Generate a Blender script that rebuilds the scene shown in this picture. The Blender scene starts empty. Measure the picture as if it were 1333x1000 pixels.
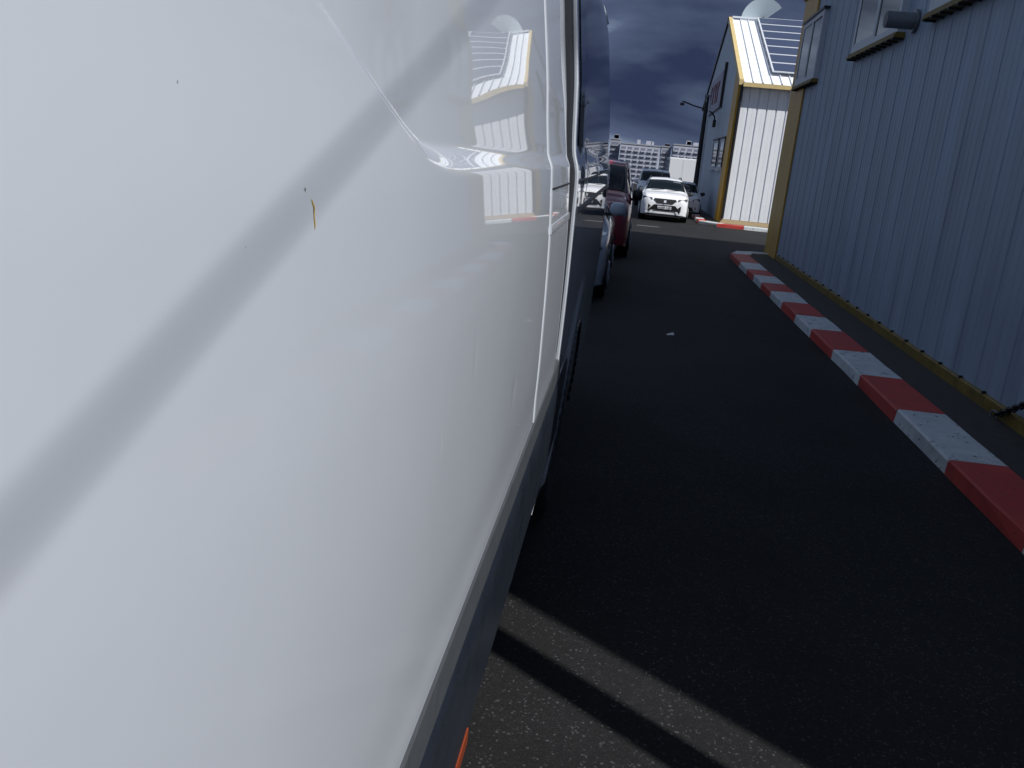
import bpy, bmesh, math, random
from mathutils import Vector, Matrix
random.seed(7)
S = bpy.context.scene
COL = S.collection
rad = math.radians

# ------------------------------------------------------------------ camera
CAM_H = 1.95
def cam_axes():
    f = 1110.0; v1 = (828.0 - 666.5, 209.0 - 500.0); th = rad(5.4)
    Y = Vector((v1[0], v1[1], f)).normalized()
    s = (-math.sin(th), math.cos(th))
    D = -Y.z * f / (Y.x * s[0] + Y.y * s[1])
    Dn = Vector((D * s[0], D * s[1], f)).normalized()
    Z = -Dn
    X = Y.cross(Z)
    return X, Y, Z
cX, cY, cZ = cam_axes()
def w(v): return Vector((cX.dot(v), cY.dot(v), cZ.dot(v)))
r_ = w(Vector((1, 0, 0))); u_ = w(Vector((0, -1, 0))); b_ = -w(Vector((0, 0, 1)))
cam = bpy.data.cameras.new('camera'); camo = bpy.data.objects.new('camera', cam); COL.objects.link(camo)
camo.matrix_world = Matrix(((r_.x, u_.x, b_.x, 0), (r_.y, u_.y, b_.y, 0), (r_.z, u_.z, b_.z, CAM_H), (0, 0, 0, 1)))
cam.sensor_width = 36; cam.lens = 36 * 1110 / 1333; cam.clip_start = 0.02; cam.clip_end = 5000
S.camera = camo

# ------------------------------------------------------------------ sky, sun, exposure
SUN = Vector((.521, -.379, .766)).normalized()
elev = math.asin(SUN.z); azim = math.atan2(SUN.x, SUN.y)
W = bpy.data.worlds.new('World'); S.world = W; W.use_nodes = True
nt = W.node_tree; nt.nodes.clear()
def wn(t, **k):
    n = nt.nodes.new(t)
    for a, b in k.items(): setattr(n, a, b)
    return n
out = wn('ShaderNodeOutputWorld'); bg = wn('ShaderNodeBackground')
sky = wn('ShaderNodeTexSky', sky_type='NISHITA', sun_disc=False)
sky.sun_elevation = elev; sky.sun_rotation = azim
bg.inputs['Strength'].default_value = 0.10
tc = wn('ShaderNodeTexCoord'); mp = wn('ShaderNodeMapping')
mp.inputs['Scale'].default_value = (1.5, 1.5, 5.0); mp.inputs['Location'].default_value = (.75, .0, 0.43)
n1 = wn('ShaderNodeTexNoise'); n1.inputs['Scale'].default_value = 1.55; n1.inputs['Detail'].default_value = 9; n1.inputs['Roughness'].default_value = .5; n1.inputs['Distortion'].default_value = .35
nt.links.new(tc.outputs['Generated'], mp.inputs[0]); nt.links.new(mp.outputs[0], n1.inputs['Vector'])
r1 = wn('ShaderNodeValToRGB'); e = r1.color_ramp.elements
e[0].position = .36; e[0].color = (.25, .36, .80, 1)
e[1].position = .62; e[1].color = (3.6, 4.4, 5.8, 1)
m_ = r1.color_ramp.elements.new(.48); m_.color = (.80, 1.06, 1.80, 1)
nt.links.new(n1.outputs['Fac'], r1.inputs['Fac'])
n2 = wn('ShaderNodeTexNoise'); n2.inputs['Scale'].default_value = 1.1; n2.inputs['Detail'].default_value = 5
mp2 = wn('ShaderNodeMapping'); mp2.inputs['Location'].default_value = (3.1, 5.2, .4); mp2.inputs['Scale'].default_value = (1, 1, 2)
nt.links.new(tc.outputs['Generated'], mp2.inputs[0]); nt.links.new(mp2.outputs[0], n2.inputs['Vector'])
r2 = wn('ShaderNodeValToRGB'); r2.color_ramp.elements[0].position = .56; r2.color_ramp.elements[1].position = .70
r2.color_ramp.elements[1].color = (.85, .85, .85, 1)
nt.links.new(n2.outputs['Fac'], r2.inputs['Fac'])
mx = wn('ShaderNodeMix', data_type='RGBA')
nt.links.new(r2.outputs['Color'], mx.inputs['Factor']); nt.links.new(r1.outputs['Color'], mx.inputs['A']); nt.links.new(sky.outputs['Color'], mx.inputs['B'])
nt.links.new(mx.outputs['Result'], bg.inputs['Color']); nt.links.new(bg.outputs[0], out.inputs['Surface'])

sl = bpy.data.lights.new('sun', 'SUN'); sl.energy = 4.7; sl.angle = rad(.6); sl.color = (1.0, .97, .92)
so = bpy.data.objects.new('sun', sl); COL.objects.link(so); so.location = SUN * 60
so.rotation_euler = SUN.to_track_quat('Z', 'Y').to_euler()
S.render.engine = 'CYCLES'
S.view_settings.view_transform = 'Standard'; S.view_settings.look = 'None'
S.view_settings.gamma = 1; S.view_settings.exposure = 0.15; S.view_settings.use_curve_mapping = False
S.cycles.max_bounces = 8

# ------------------------------------------------------------------ materials
MATS = {}
def mat(name, col, rough=.5, metal=0, coat=0, var=0.0, vscale=8, bump=0, bscale=60, spec=.5, col2=None, emit=None, stretch=None, ior=1.5, trans=0, chips=0):
    if name in MATS: return MATS[name]
    m = bpy.data.materials.new(name); m.use_nodes = True; n = m.node_tree; b = n.nodes['Principled BSDF']
    b.inputs['Base Color'].default_value = (*col, 1); b.inputs['Roughness'].default_value = rough
    b.inputs['Metallic'].default_value = metal; b.inputs['Coat Weight'].default_value = coat; b.inputs['Coat Roughness'].default_value = .015
    b.inputs['Specular IOR Level'].default_value = spec; b.inputs['IOR'].default_value = ior; b.inputs['Transmission Weight'].default_value = trans
    c = n.nodes.new('ShaderNodeTexCoord'); mpn = n.nodes.new('ShaderNodeMapping'); n.links.new(c.outputs['Object'], mpn.inputs[0])
    if stretch: mpn.inputs['Scale'].default_value = stretch
    if var or col2:
        t = n.nodes.new('ShaderNodeTexNoise'); t.inputs['Scale'].default_value = vscale; t.inputs['Detail'].default_value = 6; t.inputs['Roughness'].default_value = .65
        n.links.new(mpn.outputs[0], t.inputs['Vector'])
        r = n.nodes.new('ShaderNodeValToRGB'); r.color_ramp.elements[0].position = .32; r.color_ramp.elements[1].position = .7
        c2 = col2 or tuple(x * (1 - var) for x in col)
        r.color_ramp.elements[0].color = (*c2, 1); r.color_ramp.elements[1].color = (*[min(1, x * (1 + var * .5)) for x in col], 1)
        n.links.new(t.outputs['Fac'], r.inputs['Fac']); n.links.new(r.outputs['Color'], b.inputs['Base Color'])
        rr = n.nodes.new('ShaderNodeMapRange'); rr.inputs['To Min'].default_value = max(0, rough * .8); rr.inputs['To Max'].default_value = min(1, rough * 1.25)
        n.links.new(t.outputs['Fac'], rr.inputs['Value']); n.links.new(rr.outputs[0], b.inputs['Roughness'])
    if chips:
        t = n.nodes.new('ShaderNodeTexNoise'); t.inputs['Scale'].default_value = 13; t.inputs['Detail'].default_value = 7; t.inputs['Roughness'].default_value = .7
        n.links.new(mpn.outputs[0], t.inputs['Vector'])
        r = n.nodes.new('ShaderNodeValToRGB'); r.color_ramp.elements[0].position = chips; r.color_ramp.elements[1].position = chips + .03
        n.links.new(t.outputs['Fac'], r.inputs['Fac'])
        mm_ = n.nodes.new('ShaderNodeMix'); mm_.data_type = 'RGBA'; n.links.new(r.outputs['Color'], mm_.inputs['Factor'])
        src_ = b.inputs['Base Color'].links[0].from_socket if b.inputs['Base Color'].links else None
        if src_: n.links.new(src_, mm_.inputs['A'])
        else: mm_.inputs['A'].default_value = (*col, 1)
        mm_.inputs['B'].default_value = (.05, .047, .045, 1); n.links.new(mm_.outputs['Result'], b.inputs['Base Color'])
    if bump:
        t = n.nodes.new('ShaderNodeTexNoise'); t.inputs['Scale'].default_value = bscale; t.inputs['Detail'].default_value = 5
        n.links.new(mpn.outputs[0], t.inputs['Vector'])
        bp = n.nodes.new('ShaderNodeBump'); bp.inputs['Strength'].default_value = bump; bp.inputs['Distance'].default_value = .01
        n.links.new(t.outputs['Fac'], bp.inputs['Height']); n.links.new(bp.outputs[0], b.inputs['Normal'])
    b.inputs['Coat IOR'].default_value = 1.38; MATS[name] = m; return m

def asphalt():
    m = bpy.data.materials.new('asphalt'); m.use_nodes = True; n = m.node_tree; b = n.nodes['Principled BSDF']
    b.inputs['Roughness'].default_value = .85; b.inputs['Specular IOR Level'].default_value = .3
    c = n.nodes.new('ShaderNodeTexCoord')
    v = n.nodes.new('ShaderNodeTexVoronoi'); v.inputs['Scale'].default_value = 130
    n.links.new(c.outputs['Object'], v.inputs['Vector'])
    sep = n.nodes.new('ShaderNodeSeparateColor'); n.links.new(v.outputs['Color'], sep.inputs[0])
    r = n.nodes.new('ShaderNodeValToRGB'); el = r.color_ramp.elements
    el[0].position = 0; el[0].color = (.006, .0062, .007, 1); el[1].position = 1; el[1].color = (.06, .06, .065, 1)
    q = el.new(.6); q.color = (.0088, .0090, .0104, 1); q = el.new(.94); q.color = (.014, .014, .015, 1)
    n.links.new(sep.outputs[0], r.inputs['Fac'])
    t = n.nodes.new('ShaderNodeTexNoise'); t.inputs['Scale'].default_value = .9; t.inputs['Detail'].default_value = 8
    n.links.new(c.outputs['Object'], t.inputs['Vector'])
    mr = n.nodes.new('ShaderNodeMapRange'); mr.inputs['From Min'].default_value = .3; mr.inputs['From Max'].default_value = .7; mr.inputs['To Min'].default_value = .55; mr.inputs['To Max'].default_value = 1.4
    n.links.new(t.outputs['Fac'], mr.inputs['Value'])
    mu = n.nodes.new('ShaderNodeMix'); mu.data_type = 'RGBA'; mu.blend_type = 'MULTIPLY'; mu.inputs['Factor'].default_value = 1
    n.links.new(r.outputs['Color'], mu.inputs['A']); n.links.new(mr.outputs[0], mu.inputs['B'])
    n.links.new(mu.outputs['Result'], b.inputs['Base Color'])
    t2 = n.nodes.new('ShaderNodeTexNoise'); t2.inputs['Scale'].default_value = 160; t2.inputs['Detail'].default_value = 4
    n.links.new(c.outputs['Object'], t2.inputs['Vector'])
    bp = n.nodes.new('ShaderNodeBump'); bp.inputs['Strength'].default_value = .8; bp.inputs['Distance'].default_value = .006
    n.links.new(t2.outputs['Fac'], bp.inputs['Height']); n.links.new(bp.outputs[0], b.inputs['Normal'])
    return m
M_ASPH = asphalt()
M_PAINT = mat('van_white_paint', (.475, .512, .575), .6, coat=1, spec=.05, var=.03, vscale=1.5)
M_BODYIN = mat('dark_seal', (.012, .014, .018), .6)
M_TRIM = mat('grey_plastic_trim', (.065, .072, .082), .45, var=.1, vscale=20)
M_CLAD = mat('dark_plastic_cladding', (.018, .024, .036), .28, var=.2, vscale=9)
M_BLACK = mat('black_plastic', (.01, .01, .012), .45)
M_RUB = mat('tyre_rubber', (.012, .012, .013), .8, bump=.3)
M_RIM = mat('wheel_rim_metal', (.35, .36, .38), .35, metal=.8)
M_GLASS = mat('dark_window_glass', (.005, .008, .010), .03, spec=.3)
M_BLUE = mat('blue_grey_cladding', (.29, .365, .47), .5, var=.24, vscale=1.1, stretch=(1, 2.2, .30), bump=.06, bscale=5)
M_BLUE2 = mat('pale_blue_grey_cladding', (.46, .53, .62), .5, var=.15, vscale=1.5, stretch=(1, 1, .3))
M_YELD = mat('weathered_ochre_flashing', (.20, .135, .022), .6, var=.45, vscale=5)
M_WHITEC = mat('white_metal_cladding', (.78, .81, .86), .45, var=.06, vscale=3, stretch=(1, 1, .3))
M_YEL = mat('ochre_metal_flashing', (.52, .30, .018), .45, var=.3, vscale=6, stretch=(1, 1, .3))
M_YELB = mat('yellow_metal_flashing', (.60, .47, .22), .5, var=.12)
M_FRAME = mat('grey_window_frame', (.52, .57, .62), .5)
M_SOLAR = mat('solar_cell_glass', (.035, .05, .10), .35)
M_ALU = mat('aluminium_frame', (.62, .66, .72), .4)
M_RED = mat('worn_red_paint', (.50, .050, .036), .6, vscale=5, bump=.3, bscale=70, col2=(.36, .035, .03), chips=.61)
M_WHT = mat('worn_white_paint', (.62, .66, .67), .6, bump=.3, bscale=70, vscale=5, col2=(.44, .48, .50), chips=.60)
M_STRIP = mat('dirty_concrete_strip', (.048, .044, .040), .9, var=.4, vscale=10, bump=.5)
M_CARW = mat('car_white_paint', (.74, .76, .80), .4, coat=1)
M_CARR = mat('car_red_paint', (.21, .010, .022), .35, coat=1)
M_CARG = mat('car_silver_blue_paint', (.40, .46, .53), .35, coat=1)
M_LAMP = mat('headlamp_glass', (.14, .16, .19), .15, spec=.7)
M_PLATE = mat('number_plate_white', (.75, .76, .8), .5)
M_ORANGE = mat('orange_marker_plastic', (.20, .035, .010), .4)
M_STEEL = mat('galvanised_steel', (.22, .24, .26), .5, metal=.6, var=.2)
M_CONC = mat('pale_facade_render', (.42, .44, .52), .8, var=.08, vscale=.15)
M_CONC2 = mat('grey_facade_render', (.30, .32, .37), .8, var=.08, vscale=.15)
M_WIN = mat('far_window_dark', (.17, .19, .25), .4)
M_SCR = mat('ochre_scrape', (.50, .34, .05), .6)
M_SCRD = mat('brown_speck', (.10, .08, .05), .7)
M_SIGN = mat('lavender_sign_board', (.30, .27, .38), .5)
M_SIGNR = mat('dark_red_lettering', (.16, .02, .05), .5)

# ------------------------------------------------------------------ helpers
def tag(o, label=None, cat=None, group=None, kind=None):
    if label: o['label'] = label
    if cat: o['category'] = cat
    if group: o['group'] = group
    if kind: o['kind'] = kind
    return o
def thing(name, loc, label, cat, group=None):
    o = bpy.data.objects.new(name, None); COL.objects.link(o); o.location = loc; o.empty_display_size = .2
    return tag(o, label, cat, group)
def wloc(o):
    v = Vector((0, 0, 0))
    while o: v += Vector(o.location); o = o.parent
    return v
class MB:
    def __init__(s): s.v = []; s.f = []
    def add(s, v, f):
        k = len(s.v); s.v += [tuple(p) for p in v]; s.f += [tuple(i + k for i in q) for q in f]; return s
    def box(s, a, b, c=0):
        x0, y0, z0 = a; x1, y1, z1 = b
        if c:
            bm = bmesh.new(); bmesh.ops.create_cube(bm, size=1)
            for v in bm.verts: v.co = Vector(((x0 + x1) / 2 + v.co.x * (x1 - x0), (y0 + y1) / 2 + v.co.y * (y1 - y0), (z0 + z1) / 2 + v.co.z * (z1 - z0)))
            bmesh.ops.bevel(bm, geom=bm.edges[:], offset=c, segments=2, affect='EDGES', profile=.6)
            bm.verts.index_update(); s.add([v.co[:] for v in bm.verts], [[v.index for v in f.verts] for f in bm.faces]); bm.free(); return s
        return s.add([(x0, y0, z0), (x1, y0, z0), (x1, y1, z0), (x0, y1, z0), (x0, y0, z1), (x1, y0, z1), (x1, y1, z1), (x0, y1, z1)],
                     [(0, 3, 2, 1), (4, 5, 6, 7), (0, 1, 5, 4), (1, 2, 6, 5), (2, 3, 7, 6), (3, 0, 4, 7)])
    def tube(s, p, q, r, r2=None, n=12, cap=True):
        p = Vector(p); q = Vector(q); d = (q - p).normalized(); a = d.orthogonal().normalized(); b = d.cross(a); r2 = r if r2 is None else r2
        v = []; f = []
        for i in range(n):
            t = 2 * math.pi * i / n; o = a * math.cos(t) + b * math.sin(t); v += [p + o * r, q + o * r2]
        for i in range(n):
            j = (i + 1) % n; f.append((2 * i, 2 * j, 2 * j + 1, 2 * i + 1))
        if cap: f.append(tuple(2 * i for i in range(n))[::-1]); f.append(tuple(2 * i + 1 for i in range(n)))
        return s.add([x[:] for x in v], f)
    def path(s, pts, r, n=8):
        for i in range(len(pts) - 1): s.tube(pts[i], pts[i + 1], r, n=n)
        return s
    def prism(s, poly, ax, a, b):
        # poly of 2D points in the plane perpendicular to axis ax, extruded from a to b
        def P(p, t): return (t, p[0], p[1]) if ax == 0 else ((p[0], t, p[1]) if ax == 1 else (p[0], p[1], t))
        n = len(poly); v = [P(p, a) for p in poly] + [P(p, b) for p in poly]
        f = [tuple(range(n))[::-1], tuple(range(n, 2 * n))] + [(i, (i + 1) % n, n + (i + 1) % n, n + i) for i in range(n)]
        return s.add(v, f)
    def torus(s, c, R, r, nrm, n=14, m=6, sx=1, up=None):
        nrm = Vector(nrm).normalized(); a = (Vector(up) if up else nrm.orthogonal()).normalized(); b = nrm.cross(a); c = Vector(c); v = []; f = []
        for i in range(n):
            t = 2 * math.pi * i / n; rd = a * math.cos(t) * sx + b * math.sin(t)
            dd = (a * math.cos(t) + b * math.sin(t))
            for j in range(m):
                q = 2 * math.pi * j / m; v.append((c + rd * R + dd * r * math.cos(q) + nrm * r * math.sin(q))[:])
        for i in range(n):
            for j in range(m): f.append((i * m + j, ((i + 1) % n) * m + j, ((i + 1) % n) * m + (j + 1) % m, i * m + (j + 1) % m))
        return s.add(v, f)
    def build(s, name, m, parent=None, smooth=False, fix=True):
        o_ = wloc(parent) if parent else Vector((0, 0, 0))
        me = bpy.data.meshes.new(name); me.from_pydata([(x - o_.x, y - o_.y, z - o_.z) for x, y, z in s.v], [], s.f)
        if fix:
            bm = bmesh.new(); bm.from_mesh(me); bmesh.ops.recalc_face_normals(bm, faces=bm.faces); bm.to_mesh(me); bm.free()
        me.materials.append(m); o = bpy.data.objects.new(name, me); COL.objects.link(o)
        if parent: o.parent = parent
        if smooth:
            for p in me.polygons: p.use_smooth = True
            if smooth != 'all':
                try: me.set_sharp_from_angle(angle=rad(smooth if smooth is not True else 35))
                except Exception: pass
        return o
def sm(t): t = max(0, min(1, t)); return t * t * (3 - 2 * t)
def interp(tab, z):
    if z <= tab[0][0]: return tab[0][1]
    if z >= tab[-1][0]: return tab[-1][1]
    for i in range(len(tab) - 1):
        if tab[i][0] <= z <= tab[i + 1][0]:
            x0, y0 = tab[i]; x1, y1 = tab[i + 1]
            def sl(k):
                if k <= 0 or k >= len(tab) - 1:
                    k2 = max(0, min(len(tab) - 2, k if k <= 0 else k - 1)); return (tab[k2 + 1][1] - tab[k2][1]) / (tab[k2 + 1][0] - tab[k2][0])
                return (tab[k + 1][1] - tab[k - 1][1]) / (tab[k + 1][0] - tab[k - 1][0])
            h = x1 - x0; t = (z - x0) / h; m0 = sl(i) * h; m1 = sl(i + 1) * h
            return (2 * t ** 3 - 3 * t * t + 1) * y0 + (t ** 3 - 2 * t * t + t) * m0 + (-2 * t ** 3 + 3 * t * t) * y1 + (t ** 3 - t * t) * m1

# ------------------------------------------------------------------ ground
g = MB(); ys = [-60, -20, 0, 20, 45, 78, 95, 120, 160, 260, 700, 2500]; xs = [-2500, -300, -60, -12, 12, 60, 300, 2500]
def gz(y): return 0 if y <= 78 else -16 * sm((y - 78) / 120)
vs = [(x, y, gz(y)) for y in ys for x in xs]; nx = len(xs)
fs = [(j * nx + i, j * nx + i + 1, (j + 1) * nx + i + 1, (j + 1) * nx + i) for j in range(len(ys) - 1) for i in range(nx - 1)]
g.add(vs, fs); tag(g.build('asphalt_ground', M_ASPH), kind='structure')
M_LINE = mat('worn_line_paint', (.30, .30, .31), .8, vscale=14, col2=(.05, .05, .05))
tag(MB().box((.28, 27.46, .002), (.98, 27.60, .006)).build('painted_line', M_LINE), kind='structure')
scrap = MB().add([(.61, 10.03, .006), (.70, 10.05, .012), (.69, 10.12, .03), (.615, 10.10, .006)], [(0, 1, 2, 3)]).add([(.61, 10.03, .008), (.70, 10.05, .014), (.69, 10.12, .032), (.615, 10.10, .008)], [(3, 2, 1, 0)])
tag(scrap.build('paper_scrap', mat('paper', (.6, .6, .6), .9)), 'small crumpled white paper scrap lying on the dark asphalt', 'litter')

# raised strip between kerb and the big wall
strip = MB().prism([(2.60, 21.25), (2.60, .9), (3.395, .9), (3.395, 21.25)], 2, .0, .085)
tag(strip.build('pavement_strip', M_STRIP), kind='structure')

# ------------------------------------------------------------------ kerbs
def kerb_stone(parent, a, b, m, wd0, h=.115, batter=.006, inner=.42):
    # a,b points along outer ground line (2D); inner side to the left-hand normal given by wd0
    a = Vector(a); b = Vector(b); d = (b - a).normalized(); n = Vector(wd0).normalized()
    a = a + d * .004; b = b - d * .004
    prof = [(0, 0), (batter, h * .86), (batter + .016, h), (inner - .02, h + .004), (inner, h - .012), (inner, 0)]
    k = MB(); N = len(prof); v = []
    for P in (a, a + (b - a) * .5, b):
        j = [(random.uniform(-.006, .006), random.uniform(-.005, .005)) for _ in prof]
        for (o, z), (jx, jz) in zip(prof, j): v.append((P.x + n.x * (o + jx), P.y + n.y * (o + jx), z + jz if z > 0 else 0))
    f = [tuple(range(N)), tuple(range(2 * N, 3 * N))[::-1]]
    for s_ in range(2):
        for i in range(N): f.append((s_ * N + i, s_ * N + (i + 1) % N, (s_ + 1) * N + (i + 1) % N, (s_ + 1) * N + i))
    k.add(v, f); return k.build('kerb_stone', m, parent)
kb = MB().box((2.51, 1.4, 0), (2.8, 20.9, .09)).build('kerb', M_STRIP); tag(kb, kind='structure')
trans = [.96, 2.22, 3.52, 4.83, 6.10, 7.37, 8.60, 9.78, 11.0, 12.05, 13.15, 14.25, 15.25, 16.25, 17.2, 18.35, 19.3]
for i in range(len(trans) - 1):
    x0 = 2.45 - max(0, trans[i] - 9) * .006; x1 = 2.45 - max(0, trans[i + 1] - 9) * .006
    mm = M_WHT if i % 2 == 0 else M_RED   # 6.10-7.37 (index 4) is white
    kerb_stone(kb, (x0, trans[i]), (x1, trans[i + 1]), mm, (1, 0))
kerb_stone(kb, (2.388, 19.3), (2.39, 20.1), M_RED, (1, 0))
kerb_stone(kb, (2.39, 20.1), (2.60, 20.85), M_WHT, (1, -.25))
kerb_stone(kb, (2.60, 20.85), (3.30, 21.2), M_WHT, (.3, -1), inner=.3)

fk = MB().box((2.75, 30.6, 0), (9.0, 32.0, .06)).build('far_kerb', M_STRIP); tag(fk, kind='structure')
MB().box((2.6, 31.6, 0), (3.25, 46, .06)).build('kerb_bed', M_STRIP, fk)
for a, b, m in [((2.45, 31.3), (3.02, 30.55), M_WHT), ((3.02, 30.55), (3.93, 30.45), M_RED), ((3.93, 30.45), (4.9, 30.35), M_WHT), ((4.9, 30.35), (5.9, 30.3), M_RED), ((5.9, 30.3), (6.9, 30.25), M_WHT)]:
    kerb_stone(fk, a, b, m, (.15, 1) if a[0] > 3 else (.8, .8))
for i in range(10):
    kerb_stone(fk, (2.45, 31.3 + i * 1.05), (2.45, 31.3 + (i + 1) * 1.05), M_RED if i % 2 == 0 else M_WHT, (1, 0), inner=.3)

# ------------------------------------------------------------------ big blue building on the right
WX = 3.40; Y0 = .75; Y1 = 21.6
def ztop(y):
    R = 9.5
    return 5.95 + (8.9 - 5.95) * (Y1 - y) / (Y1 - R) if y > R else 8.9 - (8.9 - 7.9) * (R - y) / (R - Y0)
bb = thing('metal_clad_building', (WX, Y0, 0), 'large building clad in blue-grey ribbed metal with ochre corner band beside the kerb', 'building')
MB().prism([(Y0, 0), (Y1, 0), (Y1, ztop(Y1) - .02), (9.5, 8.86), (Y0, ztop(Y0) - .02)], 0, WX + .04, WX + 9).build('wall_core', M_CONC2, bb)
def clad_panel(y0, y1, m, zb=.2, amp=.016):
    # ribbed sheet: trapezoid ribs, joint groove at the left edge
    wd = y1 - y0
    prof = [(0, .012), (.010, .012), (.016, 0)]
    for k in range(1, 4):
        c = wd * k / 4
        prof += [(c - .022, 0), (c - .012, .004), (c + .012, .004), (c + .022, 0)]
    prof += [(wd - .028, 0), (wd - .022, -.010), (wd - .004, -.010), (wd - .001, .0)]
    v = []; f = []
    for o, dx in prof:
        y = y0 + o; v += [(WX + dx, y, zb), (WX + dx, y, ztop(y))]
    for i in range(len(prof) - 1): f.append((2 * i, 2 * i + 2, 2 * i + 3, 2 * i + 1))
    return MB().add(v, f).build('wall_panel', m, bb)
y = Y0
while y < 19.99:
    y2 = min(y + .58, 20.0); clad_panel(y, y2 if 20.0 - y2 > .2 else 20.0, M_BLUE); y = y2 if 20.0 - y2 > .2 else 20.0
for a, b in [(20.0, 20.8), (20.8, Y1)]:
    v = [(WX - .045, a + .004, .0), (WX - .045, b - .004, .0), (WX - .045, b - .004, ztop(b)), (WX - .045, a + .004, ztop(a))]
    MB().prism([(a + .003, .0), (b - .003, .0), (b - .003, ztop(b)), (a + .003, ztop(a))], 0, WX - .045, WX + .03).build('corner_flashing', M_YEL, bb)
MB().prism([(Y1, 5.75), (9.5, 8.7), (9.5, 9.0), (Y1 + .25, 6.02)], 0, WX - .10, WX + .02).build('gable_trim', M_YEL, bb)
MB().prism([(Y0 - .02, 7.6), (9.5, 8.7), (9.5, 9.0), (Y0 - .02, 7.94)], 0, WX - .10, WX + .02).build('gable_trim', M_YEL, bb)
MB().add([(WX - .2, Y1 + .3, 5.98), (WX + 9, Y1 + .3, 5.98), (WX + 9, 9.5, 9.02), (WX - .2, 9.5, 9.02), (WX - .1, Y0 - .02, 7.95), (WX + 9, Y0 - .02, 7.95)], [(0, 1, 2, 3), (3, 2, 5, 4)]).build('roof', M_WHITEC, bb)
# base flashing lengths
y = Y0
while y < 20:
    y2 = min(y + 2.4, 20.0)
    MB().prism([(WX - .028, .075), (WX - .034, .19), (WX - .022, .205), (WX + .03, .205), (WX + .03, .075)], 1, y + .003, y2 - .003).build('base_flashing', M_YELD, bb)
    y = y2
sc = MB()
y = Y0 + .3
while y < 20:
    sc.tube((WX - .036, y, .212), (WX - .005, y, .212), .016, n=6); y += .58
o = sc.build('flashing_bolt_row', M_BLACK, bb); o['kind'] = 'stuff'

def big_window(ya, yb, za, zb_, nm='window'):
    x0 = WX - .10
    fr = MB(); t = .10
    fr.box((x0, ya, za), (WX + .0, yb, za + t)).box((x0, ya, zb_ - t), (WX, yb, zb_)).box((x0, ya, za + t), (WX, ya + t, zb_ - t)).box((x0, yb - t, za + t), (WX, yb, zb_ - t))
    ym = (ya + yb) / 2 - .05
    fr.box((x0 + .004, ym, za + t), (WX, ym + .09, zb_ - t))
    wi = fr.build(nm, M_FRAME, bb)
    MB().box((x0 + .02, ya + t, za + t), (WX - .005, ym, zb_ - t)).build('pane', M_GLASS, wi)
    MB().box((x0 + .012, ym + .09, za + t), (WX - .005, yb - t, zb_ - t)).build('pane', M_GLASS, wi)
    sash = MB()
    for (a, b) in ((ym + .09, yb - t),):
        sash.box((x0 + .006, a, za + t), (x0 + .03, a + .05, zb_ - t)).box((x0 + .006, a + .05, za + t), (x0 + .03, b, za + t + .05))
    sash.build('sash', M_FRAME, wi)
    MB().box((x0 - .05, ya - .05, za - .075), (WX, yb + .05, za - .045)).box((x0 - .03, ya - .05, za - .045), (WX - .0, yb + .05, za - .003)).build('sill', M_YELD, wi)
    bl = MB(); yy = ya
    while yy < yb: bl.tube((x0 - .052, yy, za - .085), (WX - .0, yy, za - .085), .018, n=6); yy += .29
    b2 = bl.build('sill_bolts', M_BLACK, wi); b2['kind'] = 'stuff'
    MB().box((x0 - .03, ya - .05, zb_ + .002), (WX, yb + .05, zb_ + .05)).build('lintel_trim', M_BLACK, wi)
big_window(18.80, 20.95, 3.86, 5.16)
big_window(13.1, 15.75, 3.96, 5.30)
big_window(9.2, 11.85, 4.00, 5.34)
pl = MB().tube((WX, 12.62, 4.03), (WX - .40, 12.62, 4.03), .105, n=24).tube((WX - .02, 12.62, 4.03), (WX - .05, 12.62, 4.03), .15, n=24)
pipe = pl.build('flue_pipe', M_STEEL, bb, smooth=True)
MB().tube((WX - .401, 12.62, 4.03), (WX - .385, 12.62, 4.03), .09, n=24).build('flue_mouth', M_BLACK, pipe)

# chain from the base of the wall
ch = thing('steel_chain', (WX - .04, 7.62, .06), 'dark steel chain hooked to a ring at the foot of the blue wall', 'chain')
MB().torus((WX - .05, 7.64, .10), .042, .009, (1, .3, 0)).build('ring', M_STEEL, ch, smooth='all')
p0 = Vector((WX - .06, 7.56, .13)); p1 = Vector((WX - .16, 6.2, .82)); N = 22
for i in range(N):
    t = (i + .5) / N; c = p0.lerp(p1, t); c.z -= .12 * t * (1 - t)
    d = (p1 - p0).normalized(); sd = Vector((1, 0, .0)) if i % 2 else d.cross(Vector((1, 0, 0)))
    MB().torus(c, .027, .0095, sd, n=12, m=5, sx=1.75, up=d - sd * d.dot(sd)).build('link', M_BLACK, ch, smooth='all')
MB().tube((WX - .15, 6.2, 0.08), (WX - .15, 6.2, .9), .03).build('chain_post', M_YEL, ch)

# steel post beside the kerb (its shadow crosses the sunlit asphalt)
px, py = 2.22, 3.07 - .728 * (2.22 + .29)
post = thing('steel_post', (px, py, 0), 'plain round grey steel post standing in the kerb near the big building corner', 'post')
MB().tube((px, py, 0), (px, py, 3.95), .082, n=24).build('pole', M_STEEL, post, smooth=True)
MB().tube((px, py, 3.95), (px, py, 3.99), .088, .05, n=24).build('cap', M_BLACK, post)
MB().box((px - .14, py - .14, .0), (px + .14, py + .14, .02)).build('base_plate', M_STEEL, post)

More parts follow.
